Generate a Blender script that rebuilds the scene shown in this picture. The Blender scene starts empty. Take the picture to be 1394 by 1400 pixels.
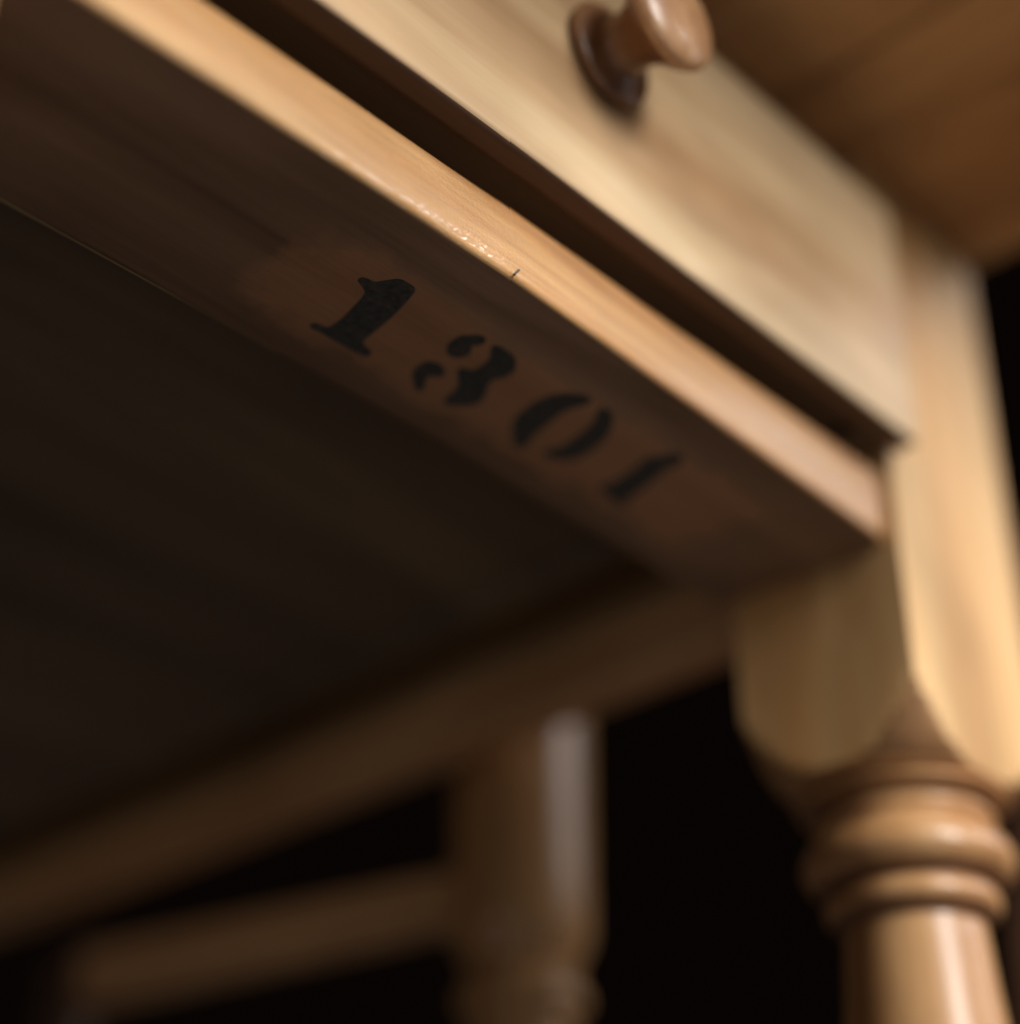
import bpy, bmesh, math, random
from mathutils import Matrix, Vector, noise
from mathutils.geometry import tessellate_polygon

random.seed(7)
S = bpy.context.scene
COL = S.collection

# ------------------------------------------------------------------ camera
# world: x runs along the front of the table, y into the table, z up, metres.
# The origin is the inner front corner of the right leg at the level of the rail's underside.
cam_d = bpy.data.cameras.new('camera')
cam = bpy.data.objects.new('camera', cam_d)
COL.objects.link(cam)
RIGHT = Vector((0.6701454, -0.7422252, 0.0026139))
DOWN = Vector((0.3744402, 0.3350322, -0.8646085))
FWD = Vector((0.6408585, 0.5803922, 0.5024393))
CAM_POS = Vector((-0.4260382, -0.2309921, -0.2645171))
m = Matrix((( RIGHT.x, -DOWN.x, -FWD.x, CAM_POS.x),
            ( RIGHT.y, -DOWN.y, -FWD.y, CAM_POS.y),
            ( RIGHT.z, -DOWN.z, -FWD.z, CAM_POS.z),
            (0, 0, 0, 1)))
cam.matrix_world = m
cam_d.sensor_width = 36
cam_d.sensor_fit = 'HORIZONTAL'
cam_d.lens = 64.6
cam_d.clip_start = 0.02
cam_d.clip_end = 60
cam_d.dof.use_dof = True
cam_d.dof.focus_distance = 0.428
cam_d.dof.aperture_fstop = 2.4
S.camera = cam

# ------------------------------------------------------------------ light
W = bpy.data.worlds.new('World')
S.world = W
W.use_nodes = True
bg = W.node_tree.nodes['Background']
bg.inputs[0].default_value = (1.0, 0.55, 0.4, 1)
bg.inputs[1].default_value = 0.002

def area(name, direction, dist, size, size_y, power, color, target=(-0.05, 0.0, 0.0)):
    l = bpy.data.lights.new(name, 'AREA')
    l.shape = 'RECTANGLE'; l.size = size; l.size_y = size_y
    l.energy = power; l.color = color
    o = bpy.data.objects.new(name, l)
    COL.objects.link(o)
    d = Vector(direction).normalized()
    o.location = Vector(target) + d * dist
    o.rotation_euler = d.to_track_quat('Z', 'Y').to_euler()
    return o

area('window_light', (-0.10, -math.cos(math.radians(25)), math.sin(math.radians(25))), 2.6,
     0.85, 2.0, 104, (1.0, 0.972, 0.935))
area('side_window_light', (0.80, -0.58, 0.50), 2.4, 0.6, 0.9, 9, (0.88, 0.91, 1.0))
area('small_window_light', (0.46, -0.68, 0.46), 2.3, 0.36, 0.50, 9.0, (1.0, 0.98, 0.97))
area('left_fill_light', (-1.0, 0.02, -0.20), 2.0, 1.2, 0.5, 1.9, (1.0, 0.95, 0.92))

S.render.engine = 'CYCLES'
S.cycles.max_bounces = 8
S.cycles.diffuse_bounces = 5
S.view_settings.view_transform = 'Standard'
S.view_settings.look = 'None'
S.view_settings.exposure = 0.0
S.view_settings.gamma = 1.0

# ------------------------------------------------------------------ materials
def lin(c):
    return tuple(((v/255)/12.92 if v/255 <= 0.04045 else ((v/255+0.055)/1.055)**2.4) for v in c) + (1,)

def wood(name, light, mid, dark, axis='x', rough=0.42, fine=0.5, bump=0.15, blotch=0.5, grain=26.0,
         coat=0.0, glint=0.0, stain=None, offset=(0, 0, 0), wear=None, coat_rough=0.16, ring=None, spec=0.5):
    """polished old wood; the grain runs along `axis` (object space)"""
    m = bpy.data.materials.new(name)
    m.use_nodes = True
    nt = m.node_tree; N = nt.nodes; L = nt.links
    b = N['Principled BSDF']
    tc = N.new('ShaderNodeTexCoord')
    def mapped(along, across):
        mp = N.new('ShaderNodeMapping')
        sc = [across]*3
        sc['xyz'.index(axis)] = along
        mp.inputs['Scale'].default_value = sc
        mp.inputs['Location'].default_value = offset
        L.new(tc.outputs['Object'], mp.inputs['Vector'])
        return mp
    def nz(mp, scale, detail, rgh=0.55, dist=0.0):
        n = N.new('ShaderNodeTexNoise')
        n.inputs['Scale'].default_value = scale
        n.inputs['Detail'].default_value = detail
        n.inputs['Roughness'].default_value = rgh
        n.inputs['Distortion'].default_value = dist
        L.new(mp.outputs[0], n.inputs['Vector'])
        return n
    def ramp(src, pts):
        r = N.new('ShaderNodeValToRGB')
        e = r.color_ramp.elements
        e[0].position, e[0].color = pts[0]
        e[1].position, e[1].color = pts[-1]
        for p, c in pts[1:-1]:
            k = e.new(p); k.color = c
        L.new(src, r.inputs[0])
        return r
    def mix(fac, a, bb, mode='MIX'):
        x = N.new('ShaderNodeMix'); x.data_type = 'RGBA'; x.blend_type = mode
        if isinstance(fac, float): x.inputs[0].default_value = fac
        else: L.new(fac, x.inputs[0])
        for s, v in ((6, a), (7, bb)):
            if isinstance(v, tuple): x.inputs[s].default_value = v
            else: L.new(v, x.inputs[s])
        return x.outputs[2]
    g = nz(mapped(0.09, 1.0), grain, 5.0, 0.6, 0.8)
    col = ramp(g.outputs['Fac'], [(0.28, dark), (0.5, mid), (0.72, light)]).outputs[0]
    fb = nz(mapped(0.035, 1.0), 700.0, 3.0, 0.65)
    fbr = ramp(fb.outputs['Fac'], [(0.3, (1-fine,)*3+(1,)), (0.62, (1, 1, 1, 1))]).outputs[0]
    col = mix(1.0, col, fbr, 'MULTIPLY')
    bl = nz(mapped(0.45, 1.0), 15.0, 3.0, 0.5, 0.4)
    blr = ramp(bl.outputs['Fac'], [(0.32, (1-blotch, 1-blotch*1.08, 1-blotch*1.2, 1)), (0.6, (1, 1, 1, 1))]).outputs[0]
    col = mix(1.0, col, blr, 'MULTIPLY')
    if stain:
        # patch with a shape of its own: box in object space with soft worn edges
        (x0, x1, y0, y1), scol, amount, soft = stain
        sep = N.new('ShaderNodeSeparateXYZ'); L.new(tc.outputs['Object'], sep.inputs[0])
        wob = nz(mapped(1.0, 1.0), 90.0, 3.0)
        def edge(sock, lo, hi, s):
            a = N.new('ShaderNodeMath'); a.operation = 'MULTIPLY_ADD'
            L.new(wob.outputs['Fac'], a.inputs[0]); a.inputs[1].default_value = s*2.2; L.new(sock, a.inputs[2])
            outs = []
            for (p, q) in ((lo, lo+s), (hi+s, hi)):
                r = N.new('ShaderNodeMapRange'); r.interpolation_type = 'SMOOTHSTEP'
                r.inputs['From Min'].default_value = p + s; r.inputs['From Max'].default_value = q + s
                L.new(a.outputs[0], r.inputs['Value']); outs.append(r.outputs[0])
            mm = N.new('ShaderNodeMath'); mm.operation = 'MULTIPLY'
            L.new(outs[0], mm.inputs[0]); L.new(outs[1], mm.inputs[1])
            return mm.outputs[0]
        ex = edge(sep.outputs[0], x0, x1, soft); ey = edge(sep.outputs[1], y0, y1, soft*0.6)
        mm = N.new('ShaderNodeMath'); mm.operation = 'MULTIPLY'; L.new(ex, mm.inputs[0]); L.new(ey, mm.inputs[1])
        m2 = N.new('ShaderNodeMath'); m2.operation = 'MULTIPLY'; L.new(mm.outputs[0], m2.inputs[0]); m2.inputs[1].default_value = amount
        col = mix(m2.outputs[0], col, mix(1.0, fbr, scol, 'MULTIPLY'))
    if wear:
        wn = nz(mapped(0.3, 1.0), wear[1], 4.0, 0.7)
        wr = ramp(wn.outputs['Fac'], [(0.52, (0, 0, 0, 1)), (0.66, (1, 1, 1, 1))])
        wm = N.new('ShaderNodeMath'); wm.operation = 'MULTIPLY'; wm.inputs[1].default_value = wear[2]
        L.new(wr.outputs[0], wm.inputs[0])
        col = mix(wm.outputs[0], col, wear[0])
    if ring:
        (rx, ry, rr_, rw), rcol, amt = ring      # pale mark left by something round
        d = N.new('ShaderNodeVectorMath'); d.operation = 'DISTANCE'
        sp = N.new('ShaderNodeSeparateXYZ'); L.new(tc.outputs['Object'], sp.inputs[0])
        cb = N.new('ShaderNodeCombineXYZ'); L.new(sp.outputs[0], cb.inputs[0]); L.new(sp.outputs[1], cb.inputs[1])
        L.new(cb.outputs[0], d.inputs[0]); d.inputs[1].default_value = (rx, ry, 0)
        a1 = N.new('ShaderNodeMath'); a1.operation = 'SUBTRACT'; L.new(d.outputs['Value'], a1.inputs[0]); a1.inputs[1].default_value = rr_
        a2 = N.new('ShaderNodeMath'); a2.operation = 'ABSOLUTE'; L.new(a1.outputs[0], a2.inputs[0])
        a3 = N.new('ShaderNodeMapRange'); a3.inputs['From Min'].default_value = rw; a3.inputs['From Max'].default_value = 0
        a3.inputs['To Max'].default_value = amt
        L.new(a2.outputs[0], a3.inputs['Value'])
        col = mix(a3.outputs[0], col, rcol)
    L.new(col, b.inputs['Base Color'])
    # gloss
    rn = nz(mapped(0.25, 1.0), 120.0, 3.0, 0.6)
    rr = N.new('ShaderNodeMapRange')
    rr.inputs['To Min'].default_value = rough*0.8; rr.inputs['To Max'].default_value = rough*1.25
    L.new(rn.outputs['Fac'], rr.inputs['Value']); L.new(rr.outputs[0], b.inputs['Roughness'])
    b.inputs['Specular IOR Level'].default_value = spec
    b.inputs['Coat Weight'].default_value = coat
    b.inputs['Coat Roughness'].default_value = coat_rough
    # relief: pores along the grain plus a grainy varnish skin
    bp = N.new('ShaderNodeBump'); bp.inputs['Strength'].default_value = bump
    bp.inputs['Distance'].default_value = 0.0004
    L.new(fb.outputs['Fac'], bp.inputs['Height'])
    last = bp
    if glint:
        # hard specks and pits in the varnish that catch the window
        gn = nz(mapped(0.8, 1.0), 1500.0, 2.0, 0.55)
        gr = N.new('ShaderNodeMapRange'); gr.interpolation_type = 'SMOOTHSTEP'
        gr.inputs['From Min'].default_value = 0.40; gr.inputs['From Max'].default_value = 0.72
        L.new(gn.outputs['Fac'], gr.inputs['Value'])
        b2 = N.new('ShaderNodeBump'); b2.inputs['Strength'].default_value = 1.0
        b2.inputs['Distance'].default_value = 0.00040*glint
        L.new(gr.outputs[0], b2.inputs['Height'])
        L.new(b2.outputs[0], b.inputs['Coat Normal'])
    L.new(last.outputs[0], b.inputs['Normal'])
    return m

HONEY = dict(light=lin((240, 206, 152)), mid=lin((226, 184, 124)), dark=lin((196, 144, 86)))
M = {
 'drawer': wood('drawer_front_wood', lin((246, 224, 186)), lin((230, 198, 154)), lin((200, 158, 114)), 'x', 0.48, 0.05, 0.05, 0.40, 24),
 'rail': wood('front_rail_wood', lin((226, 178, 118)), lin((208, 152, 90)), lin((176, 118, 64)), 'x', 0.46, 0.20, 0.3, 0.34, 60, coat=0.8, glint=0.85, coat_rough=0.07),
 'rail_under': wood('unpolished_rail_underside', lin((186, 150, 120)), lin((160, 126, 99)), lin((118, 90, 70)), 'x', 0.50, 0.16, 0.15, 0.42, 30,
              stain=((-0.101, 0.069, -0.2445, -0.2105), lin((204, 148, 106)), 0.6, 0.013)),
 'shade_dark': wood('shade_darkened_wood', lin((108, 80, 62)), lin((92, 66, 50)), lin((74, 52, 40)), 'x', 0.6, 0.1, 0.1, 0.2, 30),  # shade put into the colour: drawer front's bottom face and gate post darkened
 'leg': wood('leg_wood', lin((241, 210, 158)), lin((227, 182, 125)), lin((202, 146, 88)), 'z', 0.52, 0.08, 0.06, 0.38, 26, offset=(0.03, 0.01, 0.02),
             wear=(lin((212, 144, 76)), 7.0, 0.6), spec=0.3),
 'turned': wood('turned_leg_wood', lin((216, 172, 122)), lin((198, 148, 98)), lin((158, 108, 68)), 'z', 0.36, 0.14, 0.05, 0.36, 26, coat=0.28),
 'groove': wood('dark_groove_wood', lin((136, 92, 62)), lin((112, 74, 48)), lin((84, 54, 36)), 'z', 0.45, 0.1, 0.05, 0.3, 40),  # darker brown for the narrow grooves between the turned rings
 'edge_highlight': wood('edge_highlight_pale', lin((190, 168, 132)), lin((172, 148, 112)), lin((140, 116, 84)), 'x', 0.6, 0.1, 0.05, 0.4, 60),
 'endgrain': wood('turned_shoulder_end_grain', lin((182, 138, 92)), lin((162, 118, 76)), lin((128, 90, 56)), 'z', 0.38, 0.1, 0.05, 0.3, 40, coat=0.2),
 'gate': wood('gate_leg_wood', lin((214, 170, 120)), lin((192, 146, 96)), lin((158, 112, 70)), 'z', 0.33, 0.12, 0.05, 0.3, 22, coat=0.15),
 'side': wood('side_rail_wood', lin((232, 190, 142)), lin((216, 166, 116)), lin((182, 132, 88)), 'y', 0.45, 0.2, 0.15, 0.35, 22),
 'top': wood('tabletop_wood', lin((226, 180, 124)), lin((206, 156, 100)), lin((150, 104, 62)), 'y', 0.5, 0.25, 0.2, 0.35, 30),
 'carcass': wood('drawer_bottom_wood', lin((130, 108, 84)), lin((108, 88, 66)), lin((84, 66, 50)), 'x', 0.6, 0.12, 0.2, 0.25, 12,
              ring=((-0.150, -0.035, 0.030, 0.007), lin((170, 156, 132)), 0.5)),
 'knob': wood('knob_wood', lin((176, 130, 92)), lin((152, 108, 74)), lin((116, 80, 54)), 'y', 0.38, 0.15, 0.05, 0.3, 60, coat=0.35),
 'knob_lit': wood('lit_knob_face', lin((226, 180, 136)), lin((212, 162, 118)), lin((176, 124, 84)), 'y', 0.36, 0.12, 0.05, 0.3, 80, coat=0.3),
 'chair': wood('chair_wood', lin((150, 110, 84)), lin((120, 84, 62)), lin((84, 56, 42)), 'z', 0.55, 0.2, 0.1, 0.3, 22, coat=0.0),
 'floor': wood('floor_wood', lin((110, 108, 108)), lin((96, 94, 94)), lin((78, 76, 76)), 'y', 0.5, 0.2, 0.1, 0.3, 3),
}

def paint_mat():
    m = bpy.data.materials.new('black_stencil_paint'); m.use_nodes = True
    nt = m.node_tree; N = nt.nodes; L = nt.links; b = N['Principled BSDF']
    tc = N.new('ShaderNodeTexCoord')
    n = N.new('ShaderNodeTexNoise'); n.inputs['Scale'].default_value = 600; n.inputs['Detail'].default_value = 4
    L.new(tc.outputs['Object'], n.inputs['Vector'])
    r = N.new('ShaderNodeValToRGB')
    r.color_ramp.elements[0].position = 0.3; r.color_ramp.elements[0].color = (0.020, 0.026, 0.028, 1)
    r.color_ramp.elements[1].position = 0.75; r.color_ramp.elements[1].color = (0.085, 0.085, 0.075, 1)
    L.new(n.outputs['Fac'], r.inputs[0])
    mp = N.new('ShaderNodeMapping'); mp.inputs['Scale'].default_value = (0.25, 1, 1); L.new(tc.outputs['Object'], mp.inputs['Vector'])
    n2 = N.new('ShaderNodeTexNoise'); n2.inputs['Scale'].default_value = 420; n2.inputs['Detail'].default_value = 5; n2.inputs['Roughness'].default_value = 0.7
    L.new(mp.outputs[0], n2.inputs['Vector'])
    r2 = N.new('ShaderNodeMapRange'); r2.inputs['From Min'].default_value = 0.55; r2.inputs['From Max'].default_value = 0.72
    r2.inputs['To Max'].default_value = 0.6
    L.new(n2.outputs['Fac'], r2.inputs['Value'])
    mx = N.new('ShaderNodeMix'); mx.data_type = 'RGBA'; L.new(r2.outputs[0], mx.inputs[0]); L.new(r.outputs[0], mx.inputs[6])
    mx.inputs[7].default_value = (0.22, 0.12, 0.065, 1)
    L.new(mx.outputs[2], b.inputs['Base Color'])
    b.inputs['Roughness'].default_value = 0.6
    return m
M['paint'] = paint_mat()

# ------------------------------------------------------------------ helpers
def tag(o, label=None, cat=None, group=None, kind=None):
    for k, v in (('label', label), ('category', cat), ('group', group), ('kind', kind)):
        if v: o[k] = v
    return o

def thing(name, loc, label, cat):
    o = bpy.data.objects.new(name, None)
    o.location = loc; o.empty_display_size = 0.05
    COL.objects.link(o)
    return tag(o, label, cat)

def origin_of(o):
    v = Vector((0, 0, 0))
    while o is not None:
        v += o.location; o = o.parent
    return v

def obj(name, bm, mat, parent=None, smooth=True, bevel=0.0, seg=3):
    me = bpy.data.meshes.new(name)
    bm.normal_update()
    bmesh.ops.recalc_face_normals(bm, faces=bm.faces)
    bm.to_mesh(me); bm.free()
    me.materials.append(mat)
    o = bpy.data.objects.new(name, me)
    COL.objects.link(o)
    if parent is not None:
        o.parent = parent
        me.transform(Matrix.Translation(-origin_of(parent)))
    if smooth:
        for p in me.polygons: p.use_smooth = True
        me.set_sharp_from_angle(angle=math.radians(42))
    if bevel:
        b = o.modifiers.new('bevel', 'BEVEL'); b.width = bevel; b.segments = seg
        b.limit_method = 'ANGLE'; b.angle_limit = math.radians(40)
        b.harden_normals = False
    return o

def hexa(bm, p):
    """p: 8 corners, bottom ring then top ring"""
    v = [bm.verts.new(q) for q in p]
    for f in ((3, 2, 1, 0), (4, 5, 6, 7), (0, 1, 5, 4), (1, 2, 6, 5), (2, 3, 7, 6), (3, 0, 4, 7)):
        bm.faces.new([v[i] for i in f])
    return bm

def box(x0, x1, y0, y1, z0, z1, bm=None):
    bm = bm or bmesh.new()
    return hexa(bm, [(x0, y0, z0), (x1, y0, z0), (x1, y1, z0), (x0, y1, z0),
                     (x0, y0, z1), (x1, y0, z1), (x1, y1, z1), (x0, y1, z1)])

def bar(a, b, w, h, bm=None):
    """rectangular bar from a to b"""
    bm = bm or bmesh.new()
    a = Vector(a); b = Vector(b); d = (b-a).normalized()
    up = Vector((0, 0, 1)) if abs(d.z) < 0.9 else Vector((1, 0, 0))
    s = d.cross(up).normalized(); u = s.cross(d).normalized()
    pts = []
    for c in (a, b):
        pts.append([c - s*w/2 - u*h/2, c + s*w/2 - u*h/2, c + s*w/2 + u*h/2, c - s*w/2 + u*h/2])
    return hexa(bm, pts[0] + pts[1])

def turned(cx, cy, hx, hy, z_top, prof, axis_n=96, cut=None):
    """square block (half widths hx, hy) running into a turned profile.
    cut: list of (z, factor) that rounds the block off; prof: list of (z, radius)"""
    bm = bmesh.new()
    corner = math.atan2(hy, hx)
    angs = [2*math.pi*i/axis_n for i in range(axis_n)]
    for c in (corner, math.pi-corner, math.pi+corner, 2*math.pi-corner):
        angs += [c-0.035, c, c+0.035]
    angs = sorted(set(round(a % (2*math.pi), 5) for a in angs))
    def rect(a):
        return min(hx/max(1e-9, abs(math.cos(a))), hy/max(1e-9, abs(math.sin(a))))
    def ell(a, k):
        return k/math.sqrt((math.cos(a)/hx)**2 + (math.sin(a)/hy)**2)
    rings = []
    def ring(z, fn):
        rings.append([bm.verts.new((cx+fn(a)*math.cos(a), cy+fn(a)*math.sin(a), z)) for a in angs])
    for z, k in cut:
        ring(z, lambda a: min(rect(a), ell(a, k)))
    for z, r in prof:
        ring(z, lambda a: r)
    for A, B in zip(rings, rings[1:]):
        n = len(A)
        for i in range(n):
            bm.faces.new((A[i], A[(i+1) % n], B[(i+1) % n], B[i]))
    bm.faces.new(rings[0]); bm.faces.new(list(reversed(rings[-1])))
    return bm

def smooth_profile(pts, n=5):
    """Catmull-Rom through (z, r)"""
    out = []
    for i in range(len(pts)-1):
        p0 = pts[max(0, i-1)]; p1 = pts[i]; p2 = pts[i+1]; p3 = pts[min(len(pts)-1, i+2)]
        for k in range(n):
            t = k/n
            q = []
            for c in (0, 1):
                q.append(0.5*((2*p1[c]) + (-p0[c]+p2[c])*t + (2*p0[c]-5*p1[c]+4*p2[c]-p3[c])*t*t + (-p0[c]+3*p1[c]-3*p2[c]+p3[c])*t**3))
            out.append(tuple(q))
    out.append(pts[-1])
    return out

FLOOR = -0.600
TOPZ = 0.146

# ------------------------------------------------------------------ setting
bm = bmesh.new()
vs = [bm.verts.new(p) for p in ((-6, -6, FLOOR), (6, -6, FLOOR), (6, 6, FLOOR), (-6, 6, FLOOR))]
bm.faces.new(vs)
tag(obj('floor', bm, M['floor'], smooth=False), kind='structure')

# ------------------------------------------------------------------ table
LX = 0.074; LY = 0.060          # section of the corner legs
FX = -0.312                      # inner face of the left leg
DEPTH = 0.80                     # front face to back face of the frame
table = thing('drop_leaf_table', (-0.114, 0.26, FLOOR),
              'honey brown wooden gateleg table seen from below, 1301 stencilled under its front rail', 'table')

CUT = [(TOPZ, 1.5), (-0.030, 1.5), (-0.0405, 1.43), (-0.0440, 1.395), (-0.0480, 1.345), (-0.0520, 1.29),
       (-0.0555, 1.235), (-0.0585, 1.175), (-0.0612, 1.10), (-0.0630, 1.03), (-0.0640, 0.96), (-0.0643, 0.90)]
P_MAIN = [(-0.0640, 0.0266), (-0.0630, 0.0256)] + smooth_profile([
    (-0.0638, 0.0256), (-0.0641, 0.0276), (-0.0647, 0.0300), (-0.0657, 0.0311), (-0.0669, 0.0303), (-0.0680, 0.0276),
    (-0.0690, 0.0254), (-0.0705, 0.0262), (-0.0722, 0.0270), (-0.0737, 0.0264), (-0.0752, 0.0254), (-0.0772, 0.0272),
    (-0.0800, 0.0294), (-0.0835, 0.0309), (-0.0868, 0.0308), (-0.0898, 0.0286), (-0.0916, 0.0254), (-0.0928, 0.0238),
    (-0.0942, 0.0244), (-0.0960, 0.0253), (-0.0980, 0.0255), (-0.1000, 0.0246), (-0.1016, 0.0222), (-0.1028, 0.0205), (-0.1050, 0.0203),
    (-0.1085, 0.0207), (-0.1200, 0.0216), (-0.1350, 0.0230), (-0.1600, 0.0252), (-0.1900, 0.0270), (-0.2200, 0.0268),
    (-0.2600, 0.0240), (-0.3000, 0.0208), (-0.3150, 0.0200), (-0.3200, 0.0240), (-0.3270, 0.0255), (-0.3340, 0.0225)], 4)

def corner_leg(x, y, mat_block=M['leg']):
    """block top and turned shaft are one piece of wood; built as one mesh with two finishes"""
    cx = x + LX/2; cy = y + LY/2
    cut = [(z, k) for z, k in CUT]
    prof = list(P_MAIN) + [(-0.337, 0.0225)]
    bm = turned(cx, cy, LX/2, LY/2, TOPZ, prof, cut=cut)
    o = obj('leg', bm, M['leg'], table)
    o.data.set_sharp_from_angle(angle=math.radians(24))
    o.data.materials.append(M['turned'])
    o.data.materials.append(M['endgrain'])
    o.data.materials.append(M['groove'])
    r0 = origin_of(table).z
    for p in o.data.polygons:
        c = p.center + Vector((origin_of(table)))
        if c.z < -0.0622: p.material_index = 3 if any(a < -c.z < b for a, b in ((0.0676, 0.0698), (0.0910, 0.0938), (0.1008, 0.1036))) else 1
        elif c.z < -0.036:
            ux, uy = abs(c.x-cx)/(LX/2), abs(c.y-cy)/(LY/2)
            if max(ux, uy) < 0.992: p.material_index = 2      # turned shoulder: end grain takes the stain darker
    # lower square block and foot
    b2 = box(x+0.006, x+LX-0.006, y+0.003, y+LY-0.003, -0.46, -0.3371)
    obj('leg_block', b2, M['leg'], o, bevel=0.004)
    f = turned(cx, cy, 0.02, 0.02, 0, smooth_profile([(-0.4605, 0.018), (-0.468, 0.024), (-0.49, 0.026), (-0.54, 0.021),
               (-0.575, 0.017), (-0.59, 0.021), (-0.5995, 0.019)], 5), cut=[(-0.4601, 0.9)])
    obj('foot', f, M['turned'], o)
    return o

# origin_of(parent) covers nested parents because every parent is only translated
corner_leg(0, 0)
corner_leg(FX-LX, 0)
corner_leg(0, DEPTH-LY)
corner_leg(FX-LX, DEPTH-LY)

# --- front rail: extruded profile, slightly hand planed
def lerp(a, b, t): return a+(b-a)*t
def interp(pts, x):
    for (x0, v0), (x1, v1) in zip(pts, pts[1:]):
        if x <= x1: return lerp(v0, v1, (x-x0)/(x1-x0)) if x > x0 else v0
    return pts[-1][1]
YF = [(-0.303, 0.0026), (-0.25, 0.0014), (-0.217, 0.0008), (-0.171, 0.0002), (-0.112, 0.0012), (-0.05, 0.0022), (-0.002, 0.0028)]
YB = [(-0.303, 0.0668), (-0.197, 0.0660), (-0.126, 0.0640), (-0.057, 0.0648), (-0.002, 0.0662)]
ZT = [(-0.303, 0.0206), (-0.2196, 0.0220), (-0.11, 0.0234), (-0.002, 0.0248)]
bm = bmesh.new(); rings = []
n = 90
for i in range(n+1):
    x = lerp(FX+0.0004, -0.0006, i/n)
    yf = interp(YF, x) + 0.00012*noise.noise(Vector((x*40, 1, 2)))
    yb = interp(YB, x) + 0.0006*noise.noise(Vector((x*28, 5, 2)))
    zt = interp(ZT, x)
    e = min(1.0, max(0.0, (-0.0006-x)/0.0035))      # right end eased over where it meets the leg
    yf += 0.0016*(1-e)**2
    prof = []
    R = 0.0019                                       # rounded lower front edge
    for k in range(9):
        a = math.pi/2*k/8
        prof.append((yf + R*(1-math.sin(a))*1.0, R*(1-math.cos(a))*0.95))
    prof[0] = (yf+R, 0.0)
    zm = (R + zt)/2
    prof.append((yf-0.0004, lerp(R, zt, 0.3))); prof.append((yf-0.0004, zm))
    R2 = 0.0052
    for k in range(6):
        a = math.pi/2*k/5
        prof.append((yf + 0.0032*(1-math.cos(a)), zt - R2*(1-math.sin(a))))
    prof += [(yb-0.001, zt), (yb, zt-0.001)]
    c = 0.0016 + 0.0005*noise.noise(Vector((x*35, 9, 4)))
    prof += [(yb, c), (yb-c*0.4, c*0.35), (yb-c*1.2, 0.0)]
    rings.append([bm.verts.new((x, y, z)) for y, z in prof])
for A, B in zip(rings, rings[1:]):
    k = len(A)
    for j in range(k): bm.faces.new((A[j], A[(j+1) % k], B[(j+1) % k], B[j]))
bm.faces.new(rings[0]); bm.faces.new(list(reversed(rings[-1])))
rail = obj('front_rail', bm, M['rail'], table)
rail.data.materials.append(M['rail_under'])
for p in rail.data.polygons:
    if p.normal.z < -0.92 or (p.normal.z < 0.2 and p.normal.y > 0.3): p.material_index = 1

# pale sliver added for the highlight along the rail's inner edge, left part
bm = hexa(bmesh.new(), [(-0.3119, 0.0672, 0.0006), (-0.185, 0.0655, 0.0010), (-0.185, 0.0660, 0.0010), (-0.3119, 0.0684, 0.0006),
                        (-0.3119, 0.0672, 0.0120), (-0.185, 0.0655, 0.0120), (-0.185, 0.0660, 0.0120), (-0.3119, 0.0684, 0.0120)])
obj('edge_highlight', bm, M['edge_highlight'], table)

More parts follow.
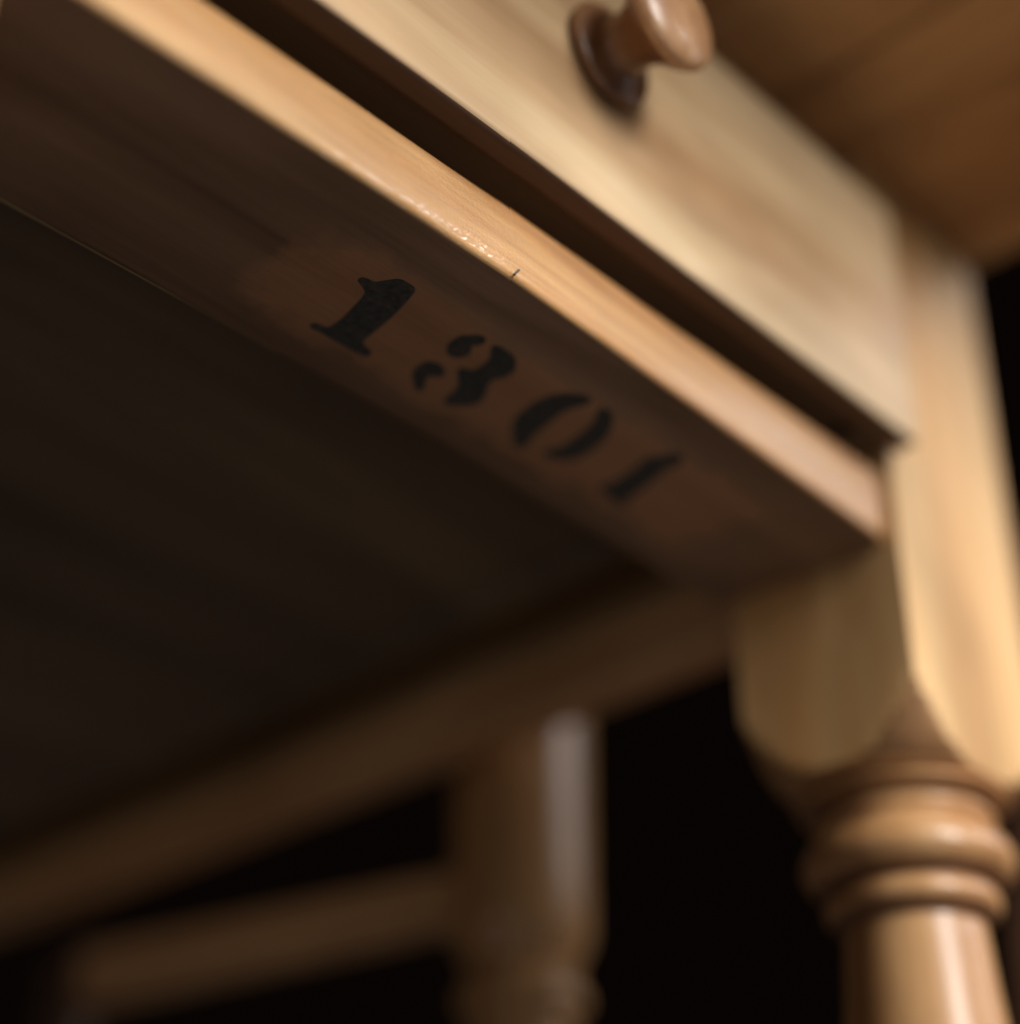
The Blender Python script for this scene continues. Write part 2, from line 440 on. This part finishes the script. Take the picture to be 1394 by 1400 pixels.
# --- stencilled inventory number on the underside (mm, traced letter shapes)
DIG = {'1a': [[(-193.71, 27.81), (-193.22, 26.58), (-191.48, 26.24), (-189.97, 25.92), (-188.89, 23.57), (-187.19, 20.53), (-184.76, 20.33), (-182.15, 20.42), (-180.79, 24.01), (-179.28, 28.46), (-177.93, 34.15), (-176.99, 38.96), (-176.26, 43.6), (-175.75, 45.53), (-174.19, 46.31), (-171.72, 46.6), (-170.53, 47.83), (-170.61, 49.45), (-173.85, 49.48), (-177.33, 49.81), (-181.37, 49.79), (-184.65, 49.97), (-188.03, 50.29), (-188.78, 49.18), (-188.25, 48.34), (-185.48, 47.94), (-184.78, 46.43), (-185.05, 43.06), (-186.05, 38.4), (-187.39, 33.71), (-188.55, 30.34), (-189.76, 29.36), (-191.88, 28.51)]], '3': [[(-157.75, 32.71), (-159.71, 30.84), (-160.39, 28.57), (-160.67, 25.88), (-159.23, 23.77), (-157.67, 22.03), (-156.29, 21.98), (-155.32, 23.41), (-155.74, 24.89), (-156.79, 26.05), (-155.82, 27.5), (-154.34, 29.42), (-154.39, 31.01), (-155.58, 32.6)], [(-155.47, 46.88), (-157.11, 45.53), (-158.08, 43.45), (-158.4, 41.18), (-157.82, 38.97), (-155.74, 38.22), (-153.56, 38.93), (-151.91, 40.25), (-152.07, 41.49), (-153.53, 42.59), (-154.35, 44.03), (-153.22, 45.97), (-151.56, 47.88), (-150.29, 50.27), (-151.99, 49.45)], [(-152.13, 22.88), (-151.73, 21.92), (-148.91, 21.83), (-146.34, 22.03), (-143.63, 23.66), (-141.18, 26.68), (-140.8, 28.91), (-141.62, 30.89), (-142.18, 33.11), (-141.27, 35.32), (-138.75, 37.93), (-136.87, 41.33), (-136.89, 44.13), (-138.13, 46.35), (-140.19, 48.37), (-142.64, 48.87), (-143.41, 46.43), (-143.78, 43.54), (-144.94, 41.04), (-146.64, 39.16), (-148.58, 37.59), (-150.63, 35.65), (-149.83, 34.76), (-147.99, 34.29), (-147.44, 32.62), (-147.52, 30.09), (-148.11, 27.11), (-149.88, 24.95)]], '0': [[(-118.91, 19.81), (-117.62, 21.69), (-118.55, 24.4), (-119.34, 27.52), (-119.0, 31.09), (-117.79, 35.45), (-116.57, 39.86), (-115.05, 44.02), (-113.38, 47.5), (-113.04, 49.52), (-115.54, 48.13), (-119.49, 44.87), (-122.8, 41.61), (-124.53, 38.39), (-125.4, 34.29), (-125.99, 29.93), (-125.47, 26.03), (-123.84, 23.12), (-121.52, 21.08)], [(-112.3, 20.23), (-109.59, 20.58), (-106.51, 22.84), (-103.32, 26.82), (-100.96, 31.25), (-99.43, 36.13), (-98.79, 40.88), (-100.32, 43.82), (-103.24, 45.86), (-106.21, 46.12), (-105.84, 43.89), (-104.75, 40.87), (-105.33, 36.73), (-106.36, 31.97), (-107.5, 27.99), (-109.48, 24.44), (-112.12, 21.71)]], '1b': [[(-79.55, 20.04), (-78.13, 22.76), (-78.66, 26.45), (-77.7, 29.13), (-75.95, 34.13), (-74.73, 37.91), (-73.8, 42.06), (-72.6, 45.32), (-70.1, 48.5), (-73.26, 47.38), (-77.32, 46.65), (-81.26, 47.15), (-81.26, 44.56), (-80.64, 41.94), (-81.34, 38.25), (-82.4, 33.75), (-83.4, 29.89), (-84.83, 26.55), (-83.29, 24.21), (-82.06, 21.62), (-81.4, 19.97)]]}
def digit(polys, grow):
    bm = bmesh.new()
    for poly in polys:
        pts = [Vector((x/1000, y/1000, 0)) for x, y in poly]
        # round the outline
        sm = []
        k = len(pts)
        for i in range(k):
            a, b = pts[i], pts[(i+1) % k]
            sm += [a*0.78+b*0.22, a*0.22+b*0.78]
        # the sprayed paint crept a little under the stencil: swell the outline
        area2 = sum(a.x*b.y - b.x*a.y for a, b in zip(sm, sm[1:]+sm[:1]))
        sg = 1 if area2 > 0 else -1
        gr = []
        for i, p in enumerate(sm):
            t = (sm[(i+1) % len(sm)] - sm[i-1]).normalized()
            gr.append(p + Vector((t.y, -t.x, 0))*grow*sg)
        sm = gr
        ring = []
        for i, p in enumerate(sm):
            j = 0.00010
            ring.append(p + Vector((noise.noise(p*900)*j*1.6, noise.noise(p*900+Vector((7, 3, 1)))*j*1.6, 0)))
        lo = [bm.verts.new((p.x, p.y, -0.00012)) for p in ring]
        hi = [bm.verts.new((p.x, p.y, 0.0003)) for p in ring]
        for t in tessellate_polygon([ring]):
            bm.faces.new([lo[q] for q in t]); bm.faces.new([hi[q] for q in reversed(t)])
        for i in range(len(lo)):
            bm.faces.new((lo[i], lo[(i+1) % len(lo)], hi[(i+1) % len(lo)], hi[i]))
    return bm
GROW = {'1a': 0.00035, '3': 0.0006, '0': 0.0009, '1b': 0.0011}
for key, lab in (('1a', 'black stencilled numeral 1 in sharp focus'), ('3', 'black stencilled numeral 3 with gaps'),
                 ('0', 'black stencilled numeral 0 with gaps'), ('1b', 'faint thin stencilled numeral 1 nearest the leg')):
    o = obj('digit', digit(DIG[key], GROW[key]), M['paint'], rail, smooth=False)
    o['label'] = lab
# small dark nick on the rail's lower edge
bm = bar((-0.1700, -0.00005, 0.0006), (-0.1683, -0.0001, 0.0030), 0.0004, 0.0005)
obj('nick', bm, M['paint'], rail)

# --- upper front rail, back rail, aprons, bearers
obj('upper_rail', box(FX+0.0004, -0.0006, 0.004, 0.05, 0.1215, TOPZ), M['side'], table, bevel=0.001)
obj('back_rail', box(FX+0.0004, -0.0006, DEPTH-0.030, DEPTH-0.006, 0.0, TOPZ-0.0003), M['side'], table, bevel=0.001)
yA, yB_ = LY+0.0005, DEPTH-LY-0.0005
for side in (0, 1):
    f = (lambda x: x) if side == 0 else (lambda x: FX - x)
    def hx(x0, x1, z0a, z1a, z0b, z1b):
        a, b = sorted((f(x0), f(x1)))
        return hexa(bmesh.new(), [(a, yA, z0a), (b, yA, z0a), (b, yB_, z0b), (a, yB_, z0b),
                                  (a, yA, z1a), (b, yA, z1a), (b, yB_, z1b), (a, yB_, z1b)])
    obj('side_apron', hx(0.0305, 0.0425, 0.004, TOPZ-0.0003, -0.008, TOPZ-0.0003), M['side'], table, bevel=0.001)
    obj('drawer_bearer', hx(0.011, 0.0300, -0.001, 0.0175, -0.016, 0.006), M['side'], table, bevel=0.0015)
    if side == 0:
        # --- gate: post, leg and rail that swing out to carry the leaf
        gate = obj('gate_rail', hexa(bmesh.new(), [(0.048, 0.228, -0.0570), (0.062, 0.228, -0.0570), (0.062, 0.460, -0.0450), (0.048, 0.460, -0.0450),
                                                  (0.048, 0.228, -0.0360), (0.062, 0.228, -0.0360), (0.062, 0.460, -0.0205), (0.048, 0.460, -0.0205)]),
                   M['side'], table, bevel=0.002)
        gx, gy, s = 0.0705, 0.2125, 0.78
        prof = [(TOPZ-0.001, 0.0254), (0.02, 0.0256), (-0.040, 0.0257), (-0.0590, 0.0258), (-0.0640, 0.0250), (-0.0668, 0.0228), (-0.0676, 0.0222)]
        prof += [(-0.0685 + (z+0.0642)*s, q*s) for z, q in P_MAIN if z < -0.0678] + [(-0.30, 0.0165)]
        gl = obj('gate_leg', turned(gx, gy, 0.02, 0.02, 0.10, prof + [(-0.50, 0.018), (-0.595, 0.013), (-0.5995, 0.012)], cut=[(TOPZ-0.0005, 1.2)]), M['gate'], gate)
        obj('gate_post', box(0.0490, 0.0612, 0.4605, 0.4900, -0.5990, -0.018), M['shade_dark'], gate, bevel=0.003)
        obj('gate_stretcher', box(0.060, 0.078, 0.2320, 0.4600, -0.47, -0.44), M['side'], gate, bevel=0.002)

# --- table top: boards along the depth, framed by end boards, long overhang at the front
T0, T1 = -0.385, 0.081
topw = bmesh.new()
top = obj('tabletop', box(-0.0395, T1, -0.168, DEPTH+0.13, TOPZ+0.0003, TOPZ+0.020), M['top'], table, bevel=0.002)
xs = [-0.0402, -0.158, -0.275, T0]
for b, a in zip(xs, xs[1:]):
    obj('board', box(a+0.0002, b-0.0002, -0.168, DEPTH+0.13, TOPZ+0.0003+random.uniform(0, 0.0004), TOPZ+0.020), M['top'], top, bevel=0.0012)

# --- drawer, pulled out 16 mm
YD = -0.0095
bm = bmesh.new()
dx0, dx1 = FX-0.0028, 0.0028
hexa(bm, [(dx0, YD, 0.0272), (dx1, YD, 0.0304), (dx1, -0.0008, 0.0304), (dx0, -0.0008, 0.0272),
          (dx0, YD, 0.1205), (dx1, YD, 0.1205), (dx1, -0.0008, 0.1205), (dx0, -0.0008, 0.1205)])
drawer = obj('drawer', bm, M['drawer'], table, bevel=0.0022, seg=4)
drawer.data.materials.append(M['shade_dark'])
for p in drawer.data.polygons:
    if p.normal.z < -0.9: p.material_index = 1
drawer['label'] = 'pale drawer front pulled slightly out of its opening'
def slope(x0, x1, y0, z0, z1, y1, z2, z3):
    return hexa(bmesh.new(), [(x0, y0, z0), (x1, y0, z0), (x1, y1, z2), (x0, y1, z2), (x0, y0, z1), (x1, y0, z1), (x1, y1, z3), (x0, y1, z3)])
bx0, bx1 = FX+0.004, -0.004
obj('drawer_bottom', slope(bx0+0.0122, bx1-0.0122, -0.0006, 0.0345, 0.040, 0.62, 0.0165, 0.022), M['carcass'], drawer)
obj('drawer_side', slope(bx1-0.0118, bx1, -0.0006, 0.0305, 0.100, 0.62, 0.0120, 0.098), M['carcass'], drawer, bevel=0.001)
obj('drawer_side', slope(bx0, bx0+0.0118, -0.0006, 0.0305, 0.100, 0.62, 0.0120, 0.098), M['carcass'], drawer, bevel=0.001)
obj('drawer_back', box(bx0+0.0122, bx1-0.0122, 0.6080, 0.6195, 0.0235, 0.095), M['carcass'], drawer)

# knob: lathe about the -y axis
KX, KZ = -0.1451, 0.0815
kp = [(d*0.84, q) for d, q in smooth_profile([(0.0002, 0.0135), (0.0012, 0.0148), (0.0030, 0.0152), (0.0046, 0.0140), (0.0058, 0.0108), (0.0072, 0.0086),
      (0.0100, 0.0080), (0.0140, 0.0085), (0.0180, 0.0102), (0.0215, 0.0130), (0.0240, 0.0146), (0.0258, 0.0154),
      (0.0276, 0.0154), (0.0295, 0.0142), (0.0312, 0.0112), (0.0324, 0.0070), (0.0329, 0.0010)], 4)]
bm = bmesh.new(); rings = []
for d, r in kp:
    rings.append([bm.verts.new((KX + r*math.cos(2*math.pi*i/64), YD + 0.0001 - d, KZ + r*math.sin(2*math.pi*i/64))) for i in range(64)])
for A, B in zip(rings, rings[1:]):
    for i in range(64): bm.faces.new((A[i], A[(i+1) % 64], B[(i+1) % 64], B[i]))
bm.faces.new(rings[0]); bm.faces.new(list(reversed(rings[-1])))
kn = obj('knob', bm, M['knob'], drawer)
kn.data.materials.append(M['knob_lit'])
for p in kn.data.polygons:                            # light painted in: paler colour on the dome that faces the window
    if (p.center + origin_of(drawer)).y < YD - 0.0212: p.material_index = 1

# ------------------------------------------------------------------ chair beyond the right side
chair = thing('wooden_chair', (0.30, 0.02, FLOOR), 'dim brown wooden chair whose raked back post crosses the bottom right corner', 'chair')
cx0, cx1, cy0, cy1 = 0.195, 0.517, -0.16, 0.232
zs = -0.165
for y in (cy0, cy1):
    bm = bar((cx1+0.03, y, FLOOR+0.0003), (cx1-0.004, y, zs), 0.030, 0.034)
    obj('leg', bm, M['chair'], chair, bevel=0.004)
    bm = bar((cx1-0.004, y, zs), (cx1+0.10, y, 0.33), 0.030, 0.032)
    obj('back_post', bm, M['chair'], chair, bevel=0.004)
    obj('leg', bar((cx0+0.02, y, FLOOR+0.0003), (cx0+0.02, y, zs-0.02), 0.030, 0.030), M['chair'], chair, bevel=0.004)
obj('seat', box(cx0-0.01, cx1-0.02, cy0-0.01, cy1+0.01, zs-0.0195, zs), M['chair'], chair, bevel=0.006)
for z in (0.12, 0.29):
    x = cx1-0.004 + (z-zs)*0.104/(0.33-zs)
    obj('back_rail', box(x-0.009, x+0.009, cy0+0.016, cy1-0.016, z-0.03, z+0.03), M['chair'], chair, bevel=0.003)
